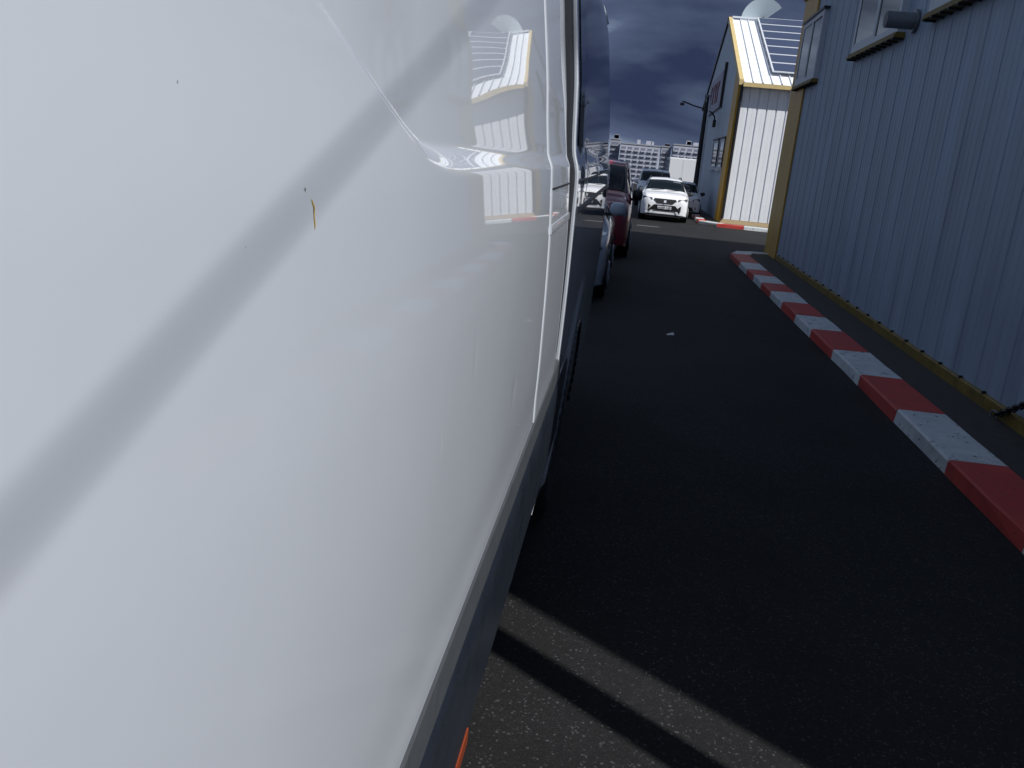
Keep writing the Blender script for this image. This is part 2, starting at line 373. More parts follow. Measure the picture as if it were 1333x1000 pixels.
# overhead cable: from a mast on the near corner to a pole
s = SUN
P1 = Vector((-.223, .271, 1.785)); DV = Vector((-.2585, 1.305, 2.133)) - P1
A = None
for k in range(9000):   # where the cable, rising in its plane, meets the wall
    a_ = k * .002; t_ = 2.75 + .95 * (a_ - .5); q_ = P1 + DV * a_ + s * t_
    if q_.x >= WX - .02: A = q_; break
B = P1 - DV * 1.0 + s * 1.325
mast = thing('cable_bracket', (A.x, A.y, A.z), 'small steel bracket on the blue wall near its corner holding a cable', 'bracket')
MB().box((A.x - .02, A.y - .04, A.z - .06), (WX + .02, A.y + .04, A.z + .06)).build('plate', M_STEEL, mast)
up = thing('cable_post', (B.x, B.y, 0), 'thin grey post behind the viewpoint holding the low end of the cable', 'post')
MB().tube((B.x, B.y, 0), (B.x, B.y, B.z + .05), .03, .03).build('shaft', M_STEEL, up)
cb = MB(); pts = [A.lerp(B, i / 12) for i in range(13)]
cb.path(pts, .0032, 8); tag(cb.build('overhead_cable', M_BLACK), 'thin black cable sloping from the blue wall bracket down to the thin post', 'cable')

# ------------------------------------------------------------------ far white building
FX = 3.27; FY = 32.6; RY = 41.0; BY = 49.4; EZ = 4.95; RZ = 8.2; FXR = 12.0
fb = thing('far_workshop', (FX, FY, 0), 'sunlit white metal-clad workshop with solar panels on its sloping roof and yellow trim', 'building')
MB().prism([(FY + .05, 0), (BY, 0), (BY, EZ), (RY, RZ - .05), (FY + .05, EZ)], 0, FX + .05, FXR).build('wall_core', M_CONC2, fb)
def rz(y): return EZ + (RZ - EZ) * (y - FY) / (RY - FY) if y < RY else RZ - (RZ - EZ) * (y - RY) / (BY - RY)
x = FX + .08; first = True
while x < FXR - .1:
    x2 = x + .33
    v = []; f = []
    for o, d in [(0, .03), (.02, .03), (.03, 0), (.15, 0), (.16, .006), (.17, .0), (.30, 0), (.31, .035), (.328, .035)]:
        v += [(x + o, FY + d, .18), (x + o, FY + d, EZ - .0)]
    f = [(2 * i, 2 * i + 2, 2 * i + 3, 2 * i + 1) for i in range(8)]
    MB().add(v, f).build('wall_panel', M_WHITEC, fb); 
    # roof sheet above
    sl_ = (RZ - EZ) / (RY - FY); n_ = Vector((0, -sl_, 1)).normalized(); v = []
    for o, d in [(0, -.0), (.02, .0), (.03, .05), (.05, .05), (.06, 0), (.329, 0)]:
        for yy in (FY - .22, RY): v.append((x + o, yy + n_.y * d, EZ + .06 + sl_ * (yy - FY) + n_.z * d))
    f = [(2 * i, 2 * i + 2, 2 * i + 3, 2 * i + 1) for i in range(5)]
    MB().add(v, f).build('roof_sheet', M_WHITEC, fb)
    x = x2
MB().add([(FX, RY, RZ + .05), (FXR, RY, RZ + .05), (FXR, BY, EZ + .05), (FX, BY, EZ + .05)], [(0, 1, 2, 3)]).build('rear_roof', M_WHITEC, fb)
MB().box((FX + .04, FY - .02, .0), (FXR, FY + .02, .17)).build('base_flashing', mat('pale_flashing', (.55, .42, .25), .5), fb)
# left wall panels (paler blue-grey than the big building's cladding)
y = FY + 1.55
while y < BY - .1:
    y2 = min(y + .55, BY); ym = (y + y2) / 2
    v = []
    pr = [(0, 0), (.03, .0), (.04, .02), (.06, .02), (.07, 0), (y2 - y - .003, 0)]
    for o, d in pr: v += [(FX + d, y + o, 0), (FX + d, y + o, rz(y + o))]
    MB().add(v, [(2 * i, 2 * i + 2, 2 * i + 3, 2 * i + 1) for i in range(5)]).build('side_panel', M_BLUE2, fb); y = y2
MB().prism([(FY, 0), (FY + 1.55, 0), (FY + 1.55, rz(FY + 1.55)), (FY, EZ)], 0, FX - .03, FX + .08).build('corner_flashing', M_YEL, fb)
MB().tube((FX - .03 + .13, FY - .05, .2), (FX - .03 + .13, FY - .05, EZ - .1), .055, n=10).build('downpipe', M_BLACK, fb)
sl_ = (RZ - EZ) / (RY - FY)
MB().prism([(FY - .3, EZ - .12), (FY - .3, EZ + .06), (RY, RZ + .14), (RY, RZ - .1)], 0, FX - .05, FX + .10).build('rake_trim', M_YELB, fb)
MB().prism([(RY, RZ - .1), (RY, RZ + .14), (BY + .3, EZ + .06), (BY + .3, EZ - .1)], 0, FX - .07, FX + .12).build('rake_trim', M_BLACK, fb)
MB().box((FX + .105, FY - .34, EZ - .17), (FXR, FY - .2, EZ - .03)).build('gutter', M_YELB, fb)
MB().box((FX + .1, RY - .12, RZ + .10), (FXR, RY + .12, RZ + .17)).build('ridge_cap', M_ALU, fb)
# solar panels laid on the roof: 7 rows x 4 columns
def roofpt(x_, yy, d): 
    n_ = Vector((0, -sl_, 1)).normalized(); return (x_, yy + n_.y * d, EZ + .06 + sl_ * (yy - FY) + n_.z * d)
cols = [(4.42, 6.62), (6.66, 8.86), (8.90, 11.1)]; ya0 = FY + .75; ph = 1.06
for c0, c1 in cols:
    for r in range(7):
        y_a = ya0 + r * (ph + .02); y_b = y_a + ph
        v = [roofpt(c0, y_a, .13), roofpt(c1, y_a, .13), roofpt(c1, y_b, .13), roofpt(c0, y_b, .13), roofpt(c0, y_a, .17), roofpt(c1, y_a, .17), roofpt(c1, y_b, .17), roofpt(c0, y_b, .17)]
        fr = MB().add(v, [(0, 3, 2, 1), (4, 5, 6, 7), (0, 1, 5, 4), (1, 2, 6, 5), (2, 3, 7, 6), (3, 0, 4, 7)]).build('solar_panel', M_ALU, fb)
        q = .055
        MB().add([roofpt(c0 + q, y_a + q, .174), roofpt(c1 - q, y_a + q, .174), roofpt(c1 - q, y_b - q, .174), roofpt(c0 + q, y_b - q, .174)], [(0, 1, 2, 3)]).build('cells', M_SOLAR, fr)
# windows on the left wall
for (a, b) in ((36.95, 39.3), (34.35, 36.3)):
    wi = MB().box((FX - .05, a, 1.95), (FX + .02, b, 2.03)).box((FX - .05, a, 2.98), (FX + .02, b, 3.06)).box((FX - .05, a, 2.03), (FX + .02, a + .1, 2.98)).box((FX - .05, b - .1, 2.03), (FX + .02, b, 2.98)).build('window', M_FRAME, fb)
    MB().box((FX - .03, a + .1, 2.03), (FX + .01, b - .1, 2.98)).build('pane', M_GLASS, wi)
    MB().box((FX - .13, a - .12, 1.86), (FX + .02, b + .12, 1.94)).build('sill', M_FRAME, wi)
    MB().box((FX - .08, a - .12, 3.07), (FX + .02, b + .12, 3.13)).box((FX - .06, a - .06, 2.0), (FX - .02, a - .01, 3.07)).build('shutter_case', M_BLACK, wi)
sg = MB().prism([(38.6, 4.45), (44.6, 4.35), (45.0, 5.85), (39.0, 5.95)], 0, FX - .10, FX - .0).build('wall_sign', M_SIGN)
tag(sg, 'faded lavender sign board with dark red lettering high on the workshop side wall', 'sign')
for k, (ya, kind) in enumerate([(43.6, 'I'), (42.4, 'T'), (41.2, 'L'), (40.2, 'T')]):
    st = MB()
    if kind == 'I': st.box((FX - .13, ya, 4.75), (FX - .105, ya + .28, 5.6))
    if kind == 'T': st.prism([(ya, 4.75), (ya + .28, 4.75), (ya + .28, 5.38), (ya + .6, 5.38), (ya + .6, 5.6), (ya - .35, 5.6), (ya - .35, 5.38), (ya, 5.38)], 0, FX - .13, FX - .105)
    if kind == 'L': st.prism([(ya - .6, 4.75), (ya + .28, 4.75), (ya + .28, 5.6), (ya, 5.6), (ya, 4.97), (ya - .6, 4.97)], 0, FX - .13, FX - .105)
    st.build('letter', M_SIGNR, sg)
MB().box((FX - .11, 38.38, 4.4), (FX - .0, 38.56, 6.2)).build('sign_edge', M_BLACK, sg)
# round vane standing behind the ridge
vn = thing('roof_dish', (4.75, 41.5, RZ), 'pale round dish with a wedge missing, rising behind the workshop roof ridge', 'dish')
pts = []; c = Vector((4.72, 41.5, 8.36)); Rr = .93
poly = [(c.x, c.z - .02)] + [(c.x + Rr * math.cos(rad(a)), c.z + Rr * math.sin(rad(a))) for a in range(38, 215, 8)]
dm = MB(); n = len(poly)
dv = [(p[0], c.y - .0 + .25 * (1 - min(1, math.hypot(p[0] - c.x, p[1] - c.z) / Rr)), p[1]) for p in poly]
dm.add(dv + [(a_, b2 + .05, c2) for a_, b2, c2 in dv], [(0, i, i + 1) for i in range(1, n - 1)] + [(n, n + i + 1, n + i) for i in range(1, n - 1)] + [(i, (i + 1) % n, n + (i + 1) % n, n + i) for i in range(n)])
dm.build('dish', mat('pale_dish', (.40, .48, .54), .6), vn)
MB().tube((c.x, c.y - .12, c.z), (c.x, c.y + .4, c.z), .14, n=14).build('hub', M_BLACK, vn)
MB().tube((c.x, c.y + .3, RZ - .3), (c.x, c.y + .3, c.z), .05).build('stem', M_STEEL, vn)

# ------------------------------------------------------------------ lamp pole
lp = thing('street_lamp', (2.68, 39.0, 0), 'tall dark lamp pole with two long curved arms at the workshop far side', 'street lamp')
MB().tube((2.70, 39, 0), (2.66, 39, 4.85), .11, .085, n=14).build('pole', M_BLACK, lp, smooth=True)
MB().tube((2.84, 38.95, .8), (2.79, 38.95, 4.7), .03, n=8).build('conduit', M_ALU, lp)
MB().path([(2.66, 39, 4.32), (2.15, 39, 4.42), (1.70, 39, 4.56), (1.64, 39, 4.55)], .03).build('arm', M_BLACK, lp)
MB().path([(2.66, 39, 4.32), (2.95, 39, 4.20), (3.08, 39, 4.05), (3.10, 39, 3.9)], .03).build('arm', M_BLACK, lp)
MB().box((1.56, 38.9, 4.40), (1.74, 39.1, 4.50), .02).build('lamp_head', M_BLACK, lp)
MB().box((3.03, 38.9, 3.62), (3.17, 39.1, 3.92), .02).build('lamp_head', M_BLACK, lp)
MB().box((2.55, 38.85, 4.82), (2.82, 39.1, 4.90)).box((2.60, 38.9, 4.6), (2.66, 39.05, 4.82)).build('pole_top_box', M_STEEL, lp)

# ------------------------------------------------------------------ distant apartment blocks
BG = 'apartment blocks on the horizon'
def block(x0, x1, y0, ztp, rows, colsn, label, m=M_CONC, balc=False, fl=2.8, w0=3.2, dep=14, step=None):
    b = thing('apartment_block', ((x0 + x1) / 2, y0, -16), label, 'building', BG)
    MB().box((x0, y0, -16.2), (x1, y0 + dep, ztp)).build('wall', m, b)
    MB().box((x0 - .3, y0 - .3, ztp), (x1 + .3, y0 + dep + .3, ztp + .7)).build('parapet', M_CONC2, b)
    rnd = random.Random(int(x0 * 7) + 5)
    for k in range(3):
        xx = rnd.uniform(x0 + 2, x1 - 4); MB().box((xx, y0 + 3, ztp + .7), (xx + rnd.uniform(1.5, 3.5), y0 + 6, ztp + rnd.uniform(1.8, 3.4))).build('roof_hut', m, b)
    wm = bpy.data.meshes.new('win'); gap = (x1 - x0) / colsn; src = None
    for r in range(rows):
        z1 = ztp - 1.6 - r * fl
        for cI in range(colsn):
            xc = x0 + gap * (cI + .5)
            if src is None:
                src = MB().box((-gap * .33, -.12, -1.35), (gap * .33, .05, 0)).build('window', M_WIN, None); o = src
                pn = MB().box((-gap * .33, -.9, -2.3), (gap * .33, -.13, -1.45)).build('balcony', m, None); p_ = pn
            else:
                o = src.copy(); COL.objects.link(o); p_ = pn.copy(); COL.objects.link(p_)
            o.parent = b; o.location = (xc - (x0 + x1) / 2, 0, z1 + 16)
            p_.parent = b; p_.location = (xc - (x0 + x1) / 2, 0, z1 + 16)
    return b
block(-10.5, 13.5, 550, 11.2, 7, 6, 'wide white apartment block with rows of balconies behind the parked cars')
block(-17.2, -11.2, 556, 13.4, 7, 1, 'narrow pale apartment tower at the left end of the white block', m=M_CONC2)
block(14.5, 20.5, 552, 11.5, 7, 1, 'grey windowless-looking block between the two white apartment blocks', m=M_CONC2)
block(21.5, 37.5, 548, 13.2, 7, 4, 'white apartment block with dark windows above the box truck')
block(-46, -20, 560, 12.5, 7, 6, 'white apartment block farthest left behind the van')

# ------------------------------------------------------------------ cars
def cr(p, t):
    n = len(p); i = min(int(t), n - 2); f = t - i
    p0 = p[max(i - 1, 0)]; p1 = p[i]; p2 = p[i + 1]; p3 = p[min(i + 2, n - 1)]
    return [.5 * ((2 * b) + (-a + c) * f + (2 * a - 5 * b + 4 * c - d) * f * f + (-a + 3 * b - 3 * c + d) * f ** 3) for a, b, c, d in zip(p0, p1, p2, p3)]
class Car:
    def __init__(s, st, x, y, sc, name, label, paint, group=None, cat='car'):
        s.st = st; s.x = x; s.y = y; s.k = sc; s.root = thing(name, (x, y, 0), label, cat, group); s.paint = paint
        s.lo = []
        for (yy, wd, zb, zs, wt, zt) in st:
            s.lo.append([(0, yy, zb), (wd * .88, yy, zb), (wd * .985, yy, zb + .1), (wd, yy, (zb + zs) / 2 + .05), (wd * .985, yy, zs), (wt + .02, yy, zt - .07), (wt * .86, yy, zt - .012), (0, yy, zt + .02)])
    def S(s, u, v):
        rows = [cr(l, v) for l in s.lo]; return cr(rows, u)
    def P(s, p, sgn=1): return (s.x + sgn * p[0] * s.k, s.y + p[1] * s.k, p[2] * s.k)
    def body(s, nu=5, nv=4):
        n = len(s.lo); U = (n - 1) * nu; V = 7 * nv; m = MB(); v = []; f = []
        for sg_ in (1, -1):
            k = len(v)
            for i in range(U + 1):
                for j in range(V + 1):
                    q = s.S(i / nu, j / nv); q[0] = max(q[0], 0) if 0 < j < V else 0; v.append(s.P(q, sg_))
            for i in range(U):
                for j in range(V): f.append((k + i * (V + 1) + j, k + i * (V + 1) + j + 1, k + (i + 1) * (V + 1) + j + 1, k + (i + 1) * (V + 1) + j))
            f.append(tuple(k + j for j in range(V + 1))); f.append(tuple(k + U * (V + 1) + j for j in range(V + 1))[::-1])
        m.v = v; m.f = f; s.b = m.build('body', s.paint, s.root, smooth=40); return s.b
    def glass(s, name, u0, u1, v0, v1, both=False, off=.012, nu=6, nv=6, m=None, tri=0):
        out = []
        for sg_ in ((1, -1) if not both else (0,)):
            mb = MB(); v = []; 
            vs = [v0 + (v1 - v0) * j / nv for j in range(nv + 1)]
            cols_ = [(q, 1) for q in vs] + ([(q, -1) for q in reversed(vs)] if both else [])
            for i in range(nu + 1):
                u = u0 + (u1 - u0) * i / nu
                for (q, g_) in cols_:
                    a = Vector(s.S(u, q)); du = Vector(s.S(min(u + .02, len(s.lo) - 1.001), q)) - Vector(s.S(u - .02, q)); dv = Vector(s.S(u, min(q + .02, 6.99))) - Vector(s.S(u, q - .02))
                    nn = du.cross(dv)
                    if nn.length < 1e-9: nn = Vector((0, 0, 1))
                    nn.normalize()
                    if nn.dot(a - Vector((0, 2.2, .7))) < 0: nn = -nn
                    a += nn * off; v.append(s.P(a, g_ if both else sg_))
            c_ = len(cols_); fs_ = [(i * c_ + j, i * c_ + j + 1, (i + 1) * c_ + j + 1, (i + 1) * c_ + j) for i in range(nu) for j in range(c_ - 1)]
            out.append(mb.add(v, fs_).build(name, m or M_GLASS, s.root, smooth='all'))
            if both: break
        return out
    def wheels(s, ys_, r=.33, tw=.21, xo=.90):
        for yy in ys_:
            for sg_ in (1, -1):
                a = s.P((xo - tw, yy, r), sg_); b = s.P((xo, yy, r), sg_)
                MB().tube(s.P((xo - tw - .02, yy, r + .02), sg_), s.P((xo + .022, yy, r + .02), sg_), (r + .055) * s.k, n=28).build('wheel_arch', M_BLACK, s.root)
                wh = MB().tube(a, s.P((xo + .03, yy, r), sg_), r * s.k, n=28).build('wheel', M_RUB, s.root, smooth=True)
                rm = MB().tube(b, s.P((xo + .038, yy, r), sg_), r * .66 * s.k, n=20)
                rm.build('rim', M_BLACK, wh)
                sp = MB()
                for q in range(5):
                    t = q * 2 * math.pi / 5; sp.tube(s.P((xo + .042, yy, r), sg_), s.P((xo + .042, yy + math.cos(t) * r * .62, r + math.sin(t) * r * .62), sg_), .035 * s.k, .02 * s.k, n=5)
                sp.torus(s.P((xo + .04, yy, r), sg_), r * .62 * s.k, .02 * s.k, (1, 0, 0), n=24)
                sp.build('spokes', M_RIM, wh)
    def nose(s, x, z):
        x = abs(x); yw = yz = None
        for a_, b2 in zip(s.st, s.st[1:]):
            if yw is None and b2[1] >= x + .01: yw = a_[0] + (b2[0] - a_[0]) * max(0, (x + .01 - a_[1]) / (b2[1] - a_[1]))
            if yz is None and b2[5] >= z: yz = a_[0] + (b2[0] - a_[0]) * max(0, (z - a_[5]) / (b2[5] - a_[5]))
        return max(yw or 0, (yz or 0) * .9)
    def face(s, name, poly, m, d=.012, parent=None, back=.12):
        v = [s.P((px_, s.nose(px_, pz_) - d, pz_)) for px_, pz_ in poly] + [s.P((px_, s.nose(px_, pz_) + back, pz_)) for px_, pz_ in poly]; n = len(poly)
        return MB().add(v, [tuple(range(n)), tuple(range(n, 2 * n))[::-1]] + [(i, (i + 1) % n, n + (i + 1) % n, n + i) for i in range(n)]).build(name, m, parent or s.root)
    def face2(s, name, poly, m, **k):
        for g_ in (1, -1): s.face(name, [(g_ * a, b) for a, b in poly], m, **k)
    def mirror(s, yy, x, z, cap, w_=.2, h_=.15, sides=(1, -1)):
        for g_ in sides:
            c = s.P((x + w_ / 2, yy, z), g_); k = s.k
            bm = bmesh.new(); bmesh.ops.create_uvsphere(bm, u_segments=14, v_segments=9, radius=1)
            for v_ in bm.verts:
                q = v_.co; v_.co = Vector((c[0] + math.copysign(abs(q.x) ** .75, q.x) * w_ / 2 * k, c[1] + q.y * .09 * k, c[2] + math.copysign(abs(q.z) ** .7, q.z) * h_ / 2 * k))
            bm.verts.index_update(); mb = MB().add([v_.co[:] for v_ in bm.verts], [[v_.index for v_ in f_.verts] for f_ in bm.faces]); bm.free()
            mo = mb.build('door_mirror', cap, s.root, smooth='all')
            MB().box(tuple(min(a, b) for a, b in zip(s.P((x - .12, yy - .03, z - h_ * .55), g_), s.P((x + .06, yy + .04, z - h_ * .3), g_))), tuple(max(a, b) for a, b in zip(s.P((x - .12, yy - .03, z - h_ * .55), g_), s.P((x + .06, yy + .04, z - h_ * .3), g_)))).build('mirror_arm', M_BLACK, mo)
            MB().box(*[tuple(f_(a, b) for a, b in zip(s.P((x + .0, yy + .08, z - h_ * .4), g_), s.P((x + w_ * .9, yy + .1, z + h_ * .4), g_))) for f_ in (min, max)]).build('mirror_glass', M_GLASS, mo)

SUV = [(0, .60, .30, .60, .56, .72), (.05, .74, .26, .68, .66, .86), (.20, .86, .22, .80, .76, .99), (.6, .915, .2, .90, .80, 1.07), (1.12, .92, .2, .98, .78, 1.12),
       (1.85, .92, .2, 1.0, .64, 1.53), (2.5, .92, .2, 1.0, .65, 1.60), (3.3, .92, .2, 1.02, .63, 1.57), (3.9, .91, .22, 1.02, .60, 1.42), (4.25, .87, .26, .98, .66, 1.08), (4.36, .76, .34, .85, .6, .92)]
a = Car(SUV, 1.16, 30.35, .90, 'parked_suv', 'white SUV with dark hexagonal grille facing the viewer beyond the end of the lane', M_CARW)
a.n0 = 0; a.n1 = .20; a.body()
a.glass('windscreen', 4.12, 4.93, 5.05, 6.999, both=True)
a.glass('side_window', 4.75, 8.2, 4.25, 4.85)
a.wheels([.85, 3.5], .34)
a.face('grille', [(-.44, .80), (-.40, .86), (.40, .86), (.44, .80), (.30, .69), (-.30, .69)], M_BLACK, d=.02)
em = a.face('grille_emblem', [(-.045, .80), (.045, .80), (.05, .77), (.015, .755), (.05, .735), (.045, .72), (-.045, .72), (-.05, .75), (-.015, .765), (-.05, .78)], M_ALU, d=.04)
a.face2('headlight', [(.50, .80), (.53, .86), (.80, .90), (.84, .84), (.80, .78)], M_LAMP, d=.02)
a.face2('headlight_surround', [(.485, .785), (.50, .87), (.83, .915), (.86, .835), (.81, .765)], M_BLACK, d=.014)
a.face2('side_intake', [(.52, .56), (.60, .62), (.80, .60), (.83, .50), (.78, .44), (.60, .45)], M_BLACK, d=.016)
a.face('lower_grille', [(-.40, .63), (.40, .63), (.62, .42), (.58, .34), (.40, .40), (-.40, .40), (-.58, .34), (-.62, .42)], M_BLACK, d=.016)
a.face2('skid_trim', [(.42, .40), (.50, .41), (.56, .34), (.72, .34), (.70, .28), (.50, .29)], M_ALU, d=.024)
a.face('bumper_skirt', [(-.72, .34), (.72, .34), (.66, .20), (-.66, .20)], M_BLACK, d=.010)
pt = a.face('number_plate', [(-.26, .585), (.26, .585), (.26, .475), (-.26, .475)], M_PLATE, d=.035)
tcu = bpy.data.curves.new('plate_text', 'FONT'); tcu.body = '4688 LJB'; tcu.size = .125; tcu.align_x = 'CENTER'; tcu.align_y = 'CENTER'; tcu.extrude = .002
to = bpy.data.objects.new('plate_characters', tcu); COL.objects.link(to); to.parent = pt
dg = bpy.context.evaluated_depsgraph_get(); me = bpy.data.meshes.new_from_object(to.evaluated_get(dg)); bpy.data.objects.remove(to)
to = bpy.data.objects.new('plate_characters', me); COL.objects.link(to); to.parent = pt; me.materials.clear(); me.materials.append(mat('grey_ink', (.10, .10, .14), .6))
to.location = (0, -.046, .53 * .9); to.rotation_euler = (rad(90), 0, 0)
a.mirror(1.45, .90, 1.06, M_BLACK)
bpy.data.objects.remove(a.glass('sun_sticker', 4.74, 4.82, 6.0, 6.5, off=.02, m=M_LAMP)[1])
for g_ in (1, -1):
    MB().path([a.P((.60, 2.0, 1.57), g_), a.P((.60, 2.3, 1.64), g_), a.P((.59, 3.5, 1.62), g_), a.P((.57, 3.8, 1.53), g_)], .018).build('roof_rail', M_BLACK, a.root)
for q in (-.3, .3): MB().path([a.P((q - .25, 1.08, 1.13)), a.P((q + .28, 1.20, 1.17))], .009, 6).build('wiper', M_BLACK, a.root)
MB().tube(a.P((-.15, 3.2, 1.6)), a.P((-.15, 3.4, 1.85)), .012, n=6).build('aerial', M_BLACK, a.root)

MPV = [(0, .62, .30, .62, .58, .76), (.06, .76, .26, .72, .68, .92), (.25, .86, .22, .86, .76, 1.06), (.6, .90, .2, .96, .78, 1.16), (.95, .90, .2, 1.04, .76, 1.24),
       (1.75, .90, .2, 1.08, .68, 1.76), (2.4, .90, .2, 1.08, .70, 1.84), (3.4, .90, .2, 1.08, .70, 1.84), (4.2, .90, .24, 1.08, .68, 1.78), (4.42, .86, .28, 1.05, .70, 1.2), (4.5, .80, .34, .9, .7, 1.0)]
def people_carrier(x_, y_, sc_, name, label, paint, cap, plate=True):
    c = Car(MPV, x_, y_, sc_, name, label, paint, cat='van' if 'van' in name else 'car'); c.n0 = 0; c.n1 = .2; c.body()
    c.glass('windscreen', 4.08, 4.93, 5.05, 6.999, both=True); c.glass('side_window', 4.75, 8.2, 4.25, 4.85); c.wheels([.85, 3.6], .33, xo=.885)
    c.face('grille', [(-.35, .84), (.35, .84), (.32, .70), (-.32, .70)], M_BLACK, d=.02)
    c.face2('headlight', [(.45, .84), (.50, .96), (.78, 1.0), (.84, .88), (.78, .80)], M_LAMP, d=.02)
    c.face('lower_grille', [(-.5, .52), (.5, .52), (.56, .34), (-.56, .34)], M_BLACK, d=.016)
    c.face('bumper_skirt', [(-.74, .33), (.74, .33), (.68, .20), (-.68, .20)], M_BLACK, d=.010)
    c.face2('fog_lamp', [(.62, .48), (.78, .48), (.78, .38), (.62, .38)], M_BLACK, d=.02)
    if plate: c.face('number_plate', [(-.26, .655), (.26, .655), (.26, .55), (-.26, .55)], M_PLATE, d=.035)
    c.mirror(1.30, .89, 1.2, cap, w_=.2, h_=.22)
    for q in (-.3, .3): MB().path([c.P((q - .25, .93, 1.25)), c.P((q + .28, 1.05, 1.30))], .009, 6).build('wiper', M_BLACK, c.root)
    return c
people_carrier(.98, 39.6, .88, 'parked_people_carrier', 'white people carrier with black-glass windscreen just behind the white SUV', M_CARW, M_CARW)
rv = people_carrier(-.90, 17.3, 1.04, 'parked_red_van', 'dark red van with black windscreen facing the viewer beyond the white van', M_CARR, M_BLACK)
HAT = [(0, .60, .28, .56, .56, .66), (.05, .74, .24, .64, .66, .78), (.22, .84, .2, .74, .74, .88), (.6, .885, .18, .84, .76, .96), (1.05, .89, .18, .92, .74, 1.02),
       (1.75, .89, .18, .94, .60, 1.40), (2.3, .89, .18, .94, .61, 1.47), (3.1, .89, .2, .95, .58, 1.43), (3.7, .87, .22, .95, .56, 1.2), (3.95, .82, .28, .85, .6, .95), (4.02, .72, .34, .8, .5, .85)]
def hatchback(x_, y_, sc_, name, label, paint, cap, sides=(1, -1), mz_=1.0, mw_=.2):
    c = Car(HAT, x_, y_, sc_, name, label, paint); c.n0 = 0; c.n1 = .2; c.body()
    c.glass('windscreen', 4.1, 4.93, 5.05, 6.999, both=True); c.glass('side_window', 4.75, 7.9, 4.25, 4.85); c.wheels([.8, 3.3], .31, xo=.872)
    c.face('grille', [(-.35, .70), (.35, .70), (.30, .60), (-.30, .60)], M_BLACK, d=.02)
    c.face2('headlight', [(.45, .66), (.48, .76), (.76, .82), (.82, .74), (.76, .66)], M_LAMP, d=.02)
    c.face('lower_grille', [(-.48, .42), (.48, .42), (.56, .26), (-.56, .26)], M_BLACK, d=.016)
    c.face2('fog_lamp', [(.60, .44), (.76, .44), (.76, .32), (.60, .32)], M_BLACK, d=.018)
    c.face('number_plate', [(-.26, .57), (.26, .57), (.26, .46), (-.26, .46)], M_PLATE, d=.035)
    c.mirror(1.35, .87 if mz_ < 1.1 else .82, mz_, cap, w_=mw_, h_=mw_ * .8, sides=sides)
    for q in (-.3, .3): MB().path([c.P((q - .25, 1.0, 1.03)), c.P((q + .28, 1.12, 1.07))], .009, 6).build('wiper', M_BLACK, c.root)
    return c
hatchback(1.98, 34.9, .88, 'parked_hatchback', 'white hatchback half hidden behind the right flank of the white SUV', M_CARW, M_BLACK).root['group'] = 'hatchbacks parked in the lane'
hb2 = hatchback(-1.12, 11.7, 1.0, 'parked_hatchback', 'silver-blue hatchback with grey mirror just behind the tall white van', M_CARG, M_CARG, mz_=1.23, mw_=.25); hb2.root['group'] = 'hatchbacks parked in the lane'

# box truck
TY = 57.0
tk = thing('box_truck', (2.9, TY, 0), 'plain white box truck rear standing beyond the parked cars by the lamp pole', 'truck')
MB().box((2.10, TY, .55), (3.85, TY + 6, 2.36), .03).build('cargo_box', M_CARW, tk)
MB().box((2.15, TY - .03, .6), (2.97, TY - .002, 2.30)).build('rear_door', M_CARW, tk); MB().box((2.985, TY - .03, .6), (3.80, TY - .002, 2.30)).build('rear_door', M_CARW, tk)
MB().box((2.3, TY + .2, .38), (3.6, TY + 6.6, .54)).build('chassis', M_BLACK, tk)
MB().box((2.2, TY + 6.3, .35), (3.75, TY + 8, 1.9), .12).build('cab', M_CARW, tk)
for yy in (TY + 1, TY + 6.8):
    for xx in (2.2, 3.5): MB().tube((xx, yy, .33), (xx + .2, yy, .33), .33, n=20).build('wheel', M_RUB, tk)
MB().box((2.15, TY - .1, .40), (3.8, TY - .04, .5)).build('bumper', M_BLACK, tk)

# ------------------------------------------------------------------ the tall white van beside the camera
VB = [(0.05, -0.262), (1.0, -0.228), (1.06, -0.2205), (1.1, -0.2145), (1.15, -0.2105), (1.2155, -0.2113), (1.3305, -0.2102), (1.534, -0.2128), (1.6933, -0.2177), (1.773, -0.2226), (1.8438, -0.2276), (1.9146, -0.2335), (2.0297, -0.2478), (2.1359, -0.2584), (2.3394, -0.2859), (2.5076, -0.3097), (2.7022, -0.3629), (2.8792, -0.4159), (2.9324, -0.4602)]
def vx(y, z):
    x_ = interp(VB, z)
    # recessed upper field, its edge climbs towards the front along a diagonal
    zd = 1.927; 
    diag = 1.927 + (.991 - y) * .356
    k = .035; zb = max(zd, diag) + k * math.exp(-abs(diag - zd) / k) * .35
    hw = .0035 + .019 * sm((y - .84) / .35)
    dpt = .0105 * sm((z - (zb - hw)) / (2 * hw)) * (.10 + .90 * sm((y - .66) / .35))
    x_ -= dpt
    # small dents
    x_ -= .0006 * math.exp(-((y - 1.31) / .011) ** 2 - ((z - 1.623) / .027) ** 2)
    x_ -= .0010 * math.exp(-((y - 1.867) / .027) ** 2 - ((z - 1.419) / .018) ** 2)
    x_ += .0012 * math.sin(y * 1.7 + z * 2.1) * math.sin(z * 3.3 + .4)
    return x_
van = thing('white_van', (-.9, 3.0, 0), 'tall white panel van filling the left side, close up, with grey trim', 'van')
def frange(a, b, st):
    n = max(1, int(round((b - a) / st))); return [a + (b - a) * i / n for i in range(n + 1)]
